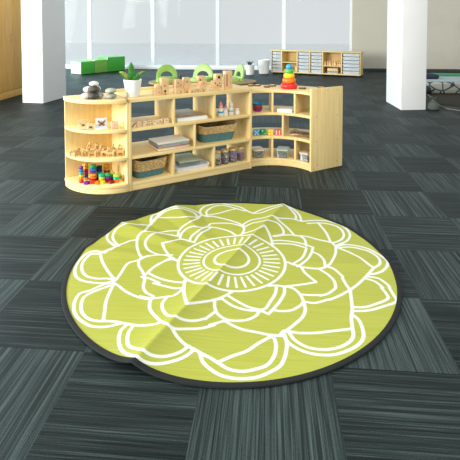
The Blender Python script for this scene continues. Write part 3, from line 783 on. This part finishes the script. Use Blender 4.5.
# ------------------------------------------------------------------ straight unit, bottom row
tb = thing('storage_tray', 'white plastic tray in the bottom middle bay', 'tray', S(.583, .215, .067), A0+.02)
m = MB(); rr = lambda k, z: at_z(rrect(.33*k, .37*k, .02, 4), z)
m.loft([rr(.95, 0), rr(1, .034), rr(1.015, .036), rr(1.015, .040), rr(.975, .040), rr(.96, .012)]); m.build('tray_shell', plain('white translucent plastic', (.80, .83, .86), .3, .02), tb)
tc_ = thing('lidded_box', 'flat clear box with a pale green lid, inside the white tray', 'box', S(.60, .235, .079), A0-.06)
m = MB(); m.box(-.10, .10, -.12, .12, 0, .040); m.build('box_body', CLEARBOX, tc_, bevel=.006)
m = MB(); m.box(-.104, .104, -.124, .124, .0402, .052); m.build('lid', plain('pale green lid', (.48, .58, .42), .6, .08, 20), tc_, bevel=.004)
def jar(s, t, r, h, cols, fill, label):
    o = thing('glass_jar', label, 'jar', S(s, t, .067), A0, 'brass lidded jars')
    m = MB(); m.lathe([(r*.9, 0), (r, .006), (r, h*.74), (r*.86, h*.82), (r*.84, h*.87)], 24, cap1=False); m.build('glass', GLASS, o, sharp=60)
    m = MB(); m.lathe([(r*.92, h*.85), (r*.97, h*.86), (r*.97, h*.98), (r*.90, h)], 24); m.build('lid', GOLD, o, sharp=50)
    if not cols: return
    m = MB(); rnd = random.Random(int(s*1000)); br = .0068; z = .012
    while z < h*fill:
        for q in range(3):
            n = (1, 6, 11)[q]; ra = (0, .42, .80)[q]*r
            for i in range(n):
                a = 2*PI*(i+rnd.random()*.5)/n; m.mi = rnd.randrange(len(cols))
                m.ball((ra*math.cos(a), ra*math.sin(a), z+rnd.uniform(-.002, .002)), br, 8, 6)
        z += .0125
    f = m.build('beads', cols, o); f['kind'] = 'stuff'
MAG = P('magenta bead', (.50, .03, .20)); WB = P('white bead', (.82, .82, .80))
jar(.845, .060, .029, .128, [P('straw bead', (.55, .42, .18)), WB, BLACK], .45, 'jar of straw coloured bits, leftmost of the brass lidded jars')
jar(.922, .070, .037, .128, [GREEN, MAROON, MAG, P('dark green bead', (.01, .10, .05)), WB], .74, 'jar of dark green and red beads, second from left of the jars')
jar(1.012, .085, .039, .126, [MAG, BLUE, WB, PINK, PURPLE], .74, 'jar of pink, blue and white beads, third from left of the jars')
jar(1.103, .090, .036, .126, [MAG, PURPLE, MAROON, P('violet bead', (.32, .12, .45))], .52, 'jar half full of magenta beads, rightmost of the jars')

# ------------------------------------------------------------------ curved unit contents
def bowl(z, mt, label):
    m = MB(); m.lathe([(.030, 0), (.042, .012), (.050, .038), (.053, .040), (.049, .040), (.040, .014), (.0, .006)], 32, cap1=False)
    tag(m.build('bowl', mt, loc=CP(.475, 75.5, z), sharp=60), label, 'bowl', 'stacked plastic bowls')
bowl(.505, P('plum plastic', (.26, .02, .20)), 'plum coloured bowl under the blue one in the curved unit')
bowl(.526, P('coral plastic', (.62, .09, .05)), 'thin coral bowl between the plum and blue bowls')
bowl(.545, P('bright blue plastic', (.02, .28, .52)), 'bright blue bowl on top of the plum bowl in the curved unit')
wb = thing('card_box', 'low white box in the upper middle bay of the curved unit', 'box', CP(.45, 42.5, .505), A0+R(42.5)-PI/2)
m = MB(); m.box(-.070, .070, -.04, .06, 0, .026); m.build('box_body', WHITE, wb, bevel=.002)
m = MB(); m.box(-.072, .072, -.042, .062, .016, .030); m.build('lid', WHITE, wb, bevel=.002)
pat = {'five': [(-1, -1), (1, 1), (-1, 1), (1, -1), (0, 0)], 'two': [(-1, 1), (1, -1)], 'four': [(-1, -1), (1, 1), (-1, 1), (1, -1)], 'six': [(-1, -1), (-1, 0), (-1, 1), (1, -1), (1, 0), (1, 1)]}
for ph, r_, mt, n_, pt in ((77.5, .462, SKYBLUE, 'blue', 'five'), (69.5, .462, GREEN, 'green', 'two'), (60.5, .455, YELLOW, 'yellow', 'four'), (51.3, .452, P('coral red plastic', (.72, .06, .05)), 'red', 'six')):
    o = thing('foam_die', 'large %s die with white spots on the curved middle shelf' % n_, 'die', CP(r_, ph, .28), A0+R(ph)+PI/2+{'blue': -.25, 'green': .1, 'yellow': 0, 'red': .05}[n_], 'coloured dice')
    m = MB(); m.box(-.027, .027, -.027, .027, 0, .054); m.build('cube', mt, o, bevel=.006, seg=3)
    for a, c in pt and pat[pt]:
        for rot in (0, 90, 180, 270):
            q = MB(); q.M = Matrix.Rotation(R(rot), 4, 'Z') @ Matrix.Translation((a*.014, -.027, .027+c*.014)) @ Matrix.Rotation(R(90), 4, 'X'); q.lathe([(.0060, -.001), (.0060, .0006), (.003, .0009)], 10); q.build('spot', WB, o)
TW = [plain('dark bark', (.07, .045, .025), .9, .4, 50), plain('mid bark', (.26, .16, .08), .9, .3, 50), plain('pale drift wood', (.50, .37, .20), .85, .25, 40)]
tws = [(.47, 37, .46, 24, .296, .009, 0, 'dark stick lying across the top of the bark pile, left'), (.455, 38, .45, 14, .288, .008, 2, 'pale stick along the front of the bark pile'),
       (.50, 34, .47, 10, .292, .010, 1, 'thick brown stick in the middle of the bark pile'), (.52, 30, .49, 7, .300, .008, 0, 'dark stick at the right rear of the bark pile'),
       (.43, 31, .435, 12, .288, .007, 1, 'thin brown stick at the front right of the bark pile'), (.56, 36, .55, 14, .292, .011, 2, 'pale thick stick at the back of the bark pile'),
       (.445, 24, .50, 9, .304, .007, 0, 'dark twig resting slantwise at the right of the bark pile'), (.49, 37, .50, 26, .308, .008, 1, 'arched brown bark strip on top of the pile')]
for i, (r0, p0_, r1, p1_, z, rd, c, lb) in enumerate(tws):
    a, b2 = Vector(CP(r0, p0_, z)), Vector(CP(r1, p1_, z+.003)); mid = (a+b2)/2+Vector((0, .006, .008 if i != 7 else .02)); base = a.copy()
    m = MB(); m.tube([tuple(q-base) for q in (a, a.lerp(mid, .5)+Vector((0, 0, .002)), mid, mid.lerp(b2, .5)+Vector((0, 0, .002)), b2)], [rd*.7, rd, rd*1.1, rd*.95, rd*.6], 9)
    tag(m.build('bark_stick', TW[c], loc=base), lb, 'stick', 'sticks and bark on the curved middle shelf')
def tub(ph, r_, w, d, h, label, cont, clabel, lid=None):
    rz = A0+R(ph)-PI/2
    o = thing('craft_tub', label, 'tub', CP(r_, ph, .067), rz, 'clear craft tubs')
    rr = lambda k, z: at_z(rrect(w*k, d*k, .02, 4), z)
    m = MB(); m.loft([rr(.88, 0), rr(.90, .003), rr(1, h-.006), rr(1.03, h-.004), rr(1.03, h), rr(.98, h), rr(.96, h-.01), rr(.87, .004)]); m.build('tub_wall', CLEARBOX, o, sharp=60)
    if lid:
        m = MB(); m.loft([rr(1.0, h+.0005), rr(1.05, h+.001), rr(1.05, h+.010), rr(.98, h+.014)]); m.build('lid', lid, o, sharp=50)
    m = MB(); rnd = random.Random(int(ph))
    for z in [.014+.014*i for i in range(int((h-.022)/.014))]:
        k = .84+.1*z/h
        for ix in range(int(w*k/.020)):
            for iy in range(int(d*k/.020)):
                x = -w*k/2+.012+ix*.0195+rnd.uniform(-.003, .003); y = -d*k/2+.012+iy*.0195+rnd.uniform(-.003, .003)
                m.mi = rnd.randrange(len(cont)); m.ball((x, y, z), (.0095, .008, .007), 6, 5)
    f = m.build('craft_pieces', cont, loc=CP(r_, ph, .067), rotz=rz)
    tag(f, clabel, 'craft pieces', kind='stuff')
PALEBL = P('pale blue bit', (.40, .58, .66)); PASTP = P('pastel pink bit', (.80, .40, .46)); GREYB = P('grey bit', (.48, .52, .50))
tub(75.5, .475, .105, .13, .068, 'clear tub of pink and white pieces, leftmost in the curved unit', [WB, PALEBL, PASTP, WB, TEALP], 'pink, white and teal craft pieces in the leftmost tub', plain('clear cream lid', (.76, .66, .52), .3))
tub(45, .465, .115, .13, .070, 'clear tub of grey and white pieces, middle one in the curved unit', [WB, GREYB, PALEBL, WB], 'grey and white craft pieces in the middle tub', plain('pale grey green lid', (.42, .50, .38), .3))
tub(14.5, .465, .105, .13, .068, 'clear tub of blue and pink pieces, rightmost in the curved unit', [PALEBL, TEALP, MAG, WB, GREYB], 'blue and pink craft pieces in the rightmost tub', plain('clear tan lid', (.66, .54, .38), .3))

# ------------------------------------------------------------------ green floor chairs on round boards, behind the shelving
CHG = P('apple green plastic', (.28, .46, .07)); CHL = P('light green plastic', (.37, .55, .15))
DISC = plain('brown board', (.30, .20, .08), .6, .15, 10)
def chair(x, y, rz, label, dl, mt, dx=0.0):
    d = MB(); d.lathe([(.36, 0), (.385, .008), (.385, .040), (.36, .046)], 44)
    o = d.build('round_floor_board', DISC, loc=(x, y, 0), sharp=40); tag(o, dl, 'board', 'round boards under the green chairs')
    c = thing('floor_chair', label, 'chair', (x+dx, y, .0462), rz, 'green floor chairs')
    m = MB(); m.loft([at_z(rrect(.42, .36, .10, 6, 0, -.03), z) for z in (.0, .02, .055)] + [at_z(rrect(.38, .32, .09, 6, 0, -.03), .07)]); m.build('seat', mt, c, sharp=50)
    oz, iz = .07, .075
    outer = [(-.235, .02)] + [(-.235*math.cos(R(180*k/22)), .10+.255*math.sin(R(180*k/22))) for k in range(23)] + [(.235, .02)]
    inner = [(.125, .065)] + [(.125*math.cos(R(180*k/18)), .075+.145*math.sin(R(180*k/18))) for k in range(19)] + [(-.125, .065)]
    # an arch: outer outline, then back along the hole
    m = MB()
    hole = [(-.135*math.cos(R(180*k/22)), .095+.105*math.sin(R(180*k/22))) for k in range(23)]
    hole = [(-.135, .085)] + hole + [(.135, .085)]
    for ya, yb in ((0, 0),):
        rows = []
        for (ox, oz_), (hx, hz) in zip(outer, hole):
            lean = .22
            rows.append([(ox, .12+oz_*lean, oz_), (ox, .165+oz_*lean, oz_), (hx, .165+hz*lean, hz), (hx, .12+hz*lean, hz)])
        m.loft(rows)
    m.box(-.235, .235, .115, .185, .0, .088)
    m.build('backrest', mt, c, bevel=.008, sharp=50)
chair(-2.27, 10.24, R(8), 'green floor chair with an arched back, leftmost of three behind the shelves', 'round brown board under the leftmost green chair', CHG)
chair(-1.52, 10.42, R(-10), 'light green floor chair with an arched back, middle of three behind the shelves', 'round brown board under the middle green chair', CHL)
chair(-.66, 10.48, R(-62), 'light green floor chair seen from the side, rightmost of three', 'round brown board under the side-on green chair', CHL, -.16)

# ------------------------------------------------------------------ green block seats
END_LIGHT = plain('painted window light', (.70, .80, .62), .5, .02)
fx, fy = -4.80, 11.67
for w, hh, mt, lb in ((.42, .335, P('bright green vinyl', (.07, .46, .05)), 'bright green block seat with window light painted pale on its end, nearest of three by the window'),
                      (.42, .35, P('lime green vinyl', (.20, .50, .08)), 'lime green block seat, middle of three by the window'),
                      (.60, .40, P('bright green vinyl', (.07, .46, .05)), 'large bright green block seat, farthest of three by the window')):
    a = R(57)
    o = thing('block_seat', lb, 'seat', (fx, fy, 0), a, 'green block seats')
    m = MB(); m.box(.004, w-.004, .0, .44, .012, hh); m.build('cushion', mt, o, bevel=.012)
    m = MB(); m.box(.03, w-.03, .03, .41, 0, .0118); m.build('base', BLACK, o)
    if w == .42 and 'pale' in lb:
        m = MB(); m.box(-.004, .0035, .008, .432, .02, hh-.008); m.build('end_panel', END_LIGHT, o, bevel=.003)  # pale sheet carries the window glare on this end in its colour
    fx += w*math.cos(a); fy += w*math.sin(a)

# ------------------------------------------------------------------ white planters by the window
pl = thing('planter', 'white planter with dark leaves, left of the larger white bucket', 'planter', (-.49, 12.12, 0))
m = MB(); m.lathe([(.085, 0), (.10, .006), (.125, .255), (.128, .26), (.118, .26), (.10, .20), (.0, .20)], 30, cap1=False); m.build('pot', POTWHITE, pl, sharp=60)
for i in range(7):
    a = i*2.4; m = MB(); m.tube([(.02*math.cos(a), .02*math.sin(a), .20), (.06*math.cos(a), .06*math.sin(a), .31), (.12*math.cos(a), .12*math.sin(a), .35)], [.008, .022, .003], 8, .25); m.build('leaf', plain('dark leaf', (.03, .10, .06), .5), pl)
bu = thing('planter', 'larger white bucket planter beside the tray storage unit', 'planter', (-.13, 12.40, 0))
m = MB(); m.lathe([(.115, 0), (.13, .006), (.155, .36), (.160, .365), (.148, .365), (.13, .28), (.0, .28)], 30, cap1=False); m.build('pot', POTWHITE, bu, sharp=60)
m = MB(); m.tube([(-.155, 0, .34), (-.175, -.02, .25), (-.17, -.02, .16), (-.135, 0, .10)], .008, 8); m.build('handle', plain('grey wire', (.45, .47, .48), .4), bu)

# ------------------------------------------------------------------ tray storage unit by the back wall
SA = Vector((.06, 12.42, 0)); SB = Vector((2.23, 11.68, 0)); SL = (SB-SA).length; SR = math.atan2(SB.y-SA.y, SB.x-SA.x)
su = thing('tray_storage_unit', 'long low wooden storage unit full of clear trays by the back wall', 'storage unit', (SA.x, SA.y, 0), SR)
posts = [0, .285, .70, 1.03, 1.36, 1.83, SL]
SH = .62
for k, x in enumerate(posts): board('upright', su, (x-.012 if k else 0), (x+.012 if k < 6 else SL), 0, .42, .0655, SH-.0205, BIRCH_V)
board('top_board', su, -.01, SL+.01, -.01, .43, SH-.02, SH); board('base_board', su, 0, SL, 0, .42, .04, .065); board('back_panel', su, .0, SL, .421, .43, .05, SH-.021)
for x in (.06, .70, 1.36, SL-.06):
    m = MB(); m.lathe([(.02, 0), (.025, .01), (.025, .03), (.02, .0395)], 12, x, .06); m.lathe([(.02, 0), (.025, .01), (.025, .03), (.02, .0395)], 12, x, .36); m.build('foot', BLACK, su)
board('shelf', su, .298, .687, .005, .41, .30, .318); board('shelf', su, 1.373, 1.817, .005, .41, .245, .263)
TR = clear('clear tray plastic', (.84, .88, .90), alpha=.60, rough=.25); bay = [(.012, .273, 'far left'), (.712, 1.018, 'second'), (1.042, 1.348, 'third'), (1.842, SL-.012, 'far right')]
def SW(x, y, z):
    q = Matrix.Rotation(SR, 3, 'Z') @ Vector((x, y, 0)); return (SA.x+q.x, SA.y+q.y, z)
rown = ['lowest', 'second lowest', 'third lowest', 'fourth lowest', 'fifth lowest', 'topmost']
for x0, x1, bn in bay:
    w = x1-x0
    for k in range(6):
        z = .067+k*.088
        t_ = thing('storage_tray', 'clear plastic tray, %s in the %s tray column of the far storage unit' % (rown[k], bn), 'tray', SW((x0+x1)/2, .20, z), SR, 'clear trays in the far storage unit')
        m = MB(); rr = lambda q, zz: at_z(rrect((w-.012)*q, .37*q, .015, 3), zz)
        m.loft([rr(.93, 0), rr(.97, .066), rr(1, .068), rr(1, .074), rr(.95, .074), rr(.91, .006)]); m.build('tray_body', TR, t_, sharp=60)
        m = MB(); m.box(-.04, .04, -.200, -.186, .045, .056); m.build('handle', plain('grey handle', (.5, .54, .55), .4), t_, bevel=.002)
# wooden toys and a teal box in the open bays
rnd = random.Random(3)
for i in range(7):
    x = 1.41+i*.061; h = rnd.uniform(.08, .17)
    m = MB(); m.box(-.022, .022, -.03, .03, 0, h*.6); m.ball((0, 0, h*.6+.02), (.022, .022, .026), 10, 8)
    tag(m.build('wooden_figure', TOYWOOD, loc=SW(x, .08+.05*(i % 2), .2632), rotz=SR), 'wooden toy figure, %s in the open bay of the far storage unit' % ['leftmost', 'second', 'third', 'fourth', 'fifth', 'sixth', 'rightmost'][i], 'toy', 'wooden figures in the far storage unit')
bx = thing('toy_box', 'wooden box with a teal band under the wooden figures in the far unit', 'box', SW(1.60, .15, .0652), SR)
m = MB(); m.box(-.13, .13, -.10, .10, 0, .13); m.build('box_body', TOYWOOD, bx, bevel=.004)
m = MB(); m.box(-.131, .131, -.103, -.1002, .02, .065); m.build('band', plain('teal paint', (.10, .30, .36), .5), bx)
for i in range(5):
    x = .335+i*.078; h = .06+.05*((i*2) % 3)
    m = MB(); m.slab([(-.03, 0), (-.012, 0)]+arc_pts(0, 0, .012, 180, 0, 6)+[(.012, 0), (.03, 0), (.03, h*.7), (0, h), (-.03, h*.7)], -.025, .025)
    tag(m.build('wooden_house_block', TOYWOOD, loc=SW(x, .10, .0652), rotz=SR, bevel=.002), 'wooden gabled block, %s on the bottom of the left open bay, far unit' % ['leftmost', 'second', 'middle', 'fourth', 'rightmost'][i], 'block', 'gabled blocks in the far storage unit')

# ------------------------------------------------------------------ right side: padded play wall, cushions, mat, sack, rope
m = MB(); m.prism([(2.62, 10.2), (7.6, 10.2), (7.6, 7.95), (4.2, 7.75), (3.3, 7.6), (2.62, 8.1)], .0, .006)
tag(m.build('floor_mat', plain('dark brown mat', (.030, .026, .015), .9, .2, 30), bevel=.002), 'dark brown floor mat in front of the padded play bench', 'mat')
def crazy(name):
    m, nt, b = new_mat(name); N, L = nt.nodes, nt.links
    tc = N.new('ShaderNodeTexCoord'); mp = N.new('ShaderNodeMapping'); mp.inputs['Scale'].default_value = (5.2, 3.0, 5.5); mp.inputs['Rotation'].default_value = (0, R(28), 0)
    L.new(tc.outputs['Object'], mp.inputs['Vector'])
    vo = N.new('ShaderNodeTexVoronoi'); vo.feature = 'DISTANCE_TO_EDGE'; vo.inputs['Scale'].default_value = 1
    L.new(mp.outputs['Vector'], vo.inputs['Vector'])
    cr = N.new('ShaderNodeValToRGB'); cr.color_ramp.elements[0].position = .04; cr.color_ramp.elements[1].position = .075
    cr.color_ramp.elements[0].color = (.03, .07, .07, 1); cr.color_ramp.elements[1].color = (.50, .50, .42, 1)
    L.new(vo.outputs['Distance'], cr.inputs['Fac']); L.new(cr.outputs['Color'], b.inputs['Base Color']); b.inputs['Roughness'].default_value = .7
    return m
pb_ = thing('padded_bench', 'long low padded bench printed with pale stones on the right', 'bench', (2.75, 9.14, .0065), R(2))
m = MB(); prof = [(0, .0), (-.02, .015), (-.03, .10), (-.02, .19), (.02, .213), (.05, .215)]
m.loft([[(x, y, z) for y, z in prof] + [(x, .9, .215), (x, .9, 0)] for x in (0, .5, 1, 2, 3, 4.6)]); m.build('stone_print_side', crazy('stone print vinyl'), pb_, sharp=50)
m = MB(); m.prism([(0.02, .04), (4.58, .04), (4.58, .88), (.02, .88)], .2155, .225); m.build('top_pad', plain('pale blue vinyl', (.36, .46, .48), .5, .1, 4), pb_, bevel=.006)
bo = MB(); bo.tube([(0, 0, .13), (2.4, 0, .13), (4.2, 0, .13)], [.13, .13, .13], 20)
tag(bo.build('bolster', P('green vinyl', (.03, .24, .10)), loc=(3.45, 10.42, .0)), 'long green bolster behind the padded bench', 'bolster')
m = MB(); m.loft([at_z(rrect(.5, .30, .08, 5), 0), at_z(rrect(.56, .34, .10, 5), .03), at_z(rrect(.54, .32, .10, 5), .07), at_z(rrect(.40, .2, .08, 5), .09)])
tag(m.build('floor_cushion', plain('navy cloth', (.02, .03, .06), .8, .1, 30), loc=(3.10, 9.72, .2325), sharp=60), 'dark navy cushion on the padded bench beside the column', 'cushion')
bl = thing('dark_ball', 'small dark navy ball on the floor mat beside the right column', 'ball', (2.93, 9.00, .0065))
m = MB(); m.ball((0, 0, .085), .085, 18, 12); m.build('ball_skin', plain('black rubber', (.012, .016, .025), .5), bl)
sk = thing('drawstring_sack', 'small grey green drawstring sack at the foot of the right column', 'sack', (2.545, 7.50, 0))
CL = plain('grey green cloth', (.085, .11, .09), .9, .15, 40)
m = MB(); m.lathe([(.06, 0), (.09, .006), (.095, .04), (.075, .09), (.04, .13), (.022, .148)], 24)
for v in m.b.verts:
    a = math.atan2(v.co.y, v.co.x); f = 1+.08*math.sin(7*a)*(v.co.z/.15); v.co.x *= f; v.co.y *= f
m.build('body', CL, sk, sharp=70)
m = MB(); m.lathe([(.020, .148), (.03, .165), (.055, .185), (.05, .187), (.02, .16)], 24, cap1=False)
for v in m.b.verts:
    a = math.atan2(v.co.y, v.co.x); v.co.z += .012*math.sin(5*a)
m.build('frill', CL, sk, sharp=70)
m = MB(); m.lathe([(.0235, .142), (.028, .148), (.0235, .154)], 16); m.build('tie', plain('pale cord', (.22, .22, .17), .8), sk)
pts = [(2.93, 8.95), (2.90, 8.6), (2.83, 8.26), (2.77, 7.95), (2.735, 7.70), (2.76, 7.5), (2.87, 7.38), (3.1, 7.30), (3.5, 7.26), (4.0, 7.3)]
m = MB(); m.tube([(x, y, .0145) for x, y in pts], .0075, 8)
tag(m.build('rope', plain('pale cord', (.22, .22, .17), .8), sharp=70), 'thin pale rope trailing across the floor past the sack', 'rope')

# ------------------------------------------------------------------ light
W = bpy.data.worlds.new('daylight'); SC.world = W; W.use_nodes = True
bg = W.node_tree.nodes['Background']; bg.inputs['Color'].default_value = (.95, .98, 1.0, 1); bg.inputs['Strength'].default_value = 0.52
def area(name, loc, target, sx, sy, power, col):
    l = bpy.data.lights.new(name, 'AREA'); l.shape = 'RECTANGLE'; l.size = sx; l.size_y = sy; l.energy = power; l.color = col
    o = bpy.data.objects.new(name, l); COL.objects.link(o); o.location = loc
    o.rotation_euler = (Vector(target)-Vector(loc)).to_track_quat('-Z', 'Y').to_euler()
    return o
area('window_light_left', (-6.5, .2, 2.2), (-.2, 3.8, .2), 4.5, 2.4, 760, (1, .975, .91))
area('added_fill_light', (1.6, .4, 3.1), (.3, 4.3, .3), 1.2, 1.2, 65, (1, .96, .86))  # unseen fill, added to brighten the right end panel and board tops
area('window_light_far_left', (-8.0, 9.5, 1.5), (-2, 9, .3), 4, 2.4, 520, (.74, .92, 1))
area('window_light_back', (-3.3, 14.0, 1.35), (-3.0, 0, 1.0), 10.5, 2.4, 45, (.35, .76, 1))

vs = SC.view_settings
SC.display_settings.display_device = 'sRGB'
vs.view_transform = 'Standard'; vs.look = 'None'; vs.gamma = 1; vs.use_curve_mapping = False
vs.exposure = 0.52
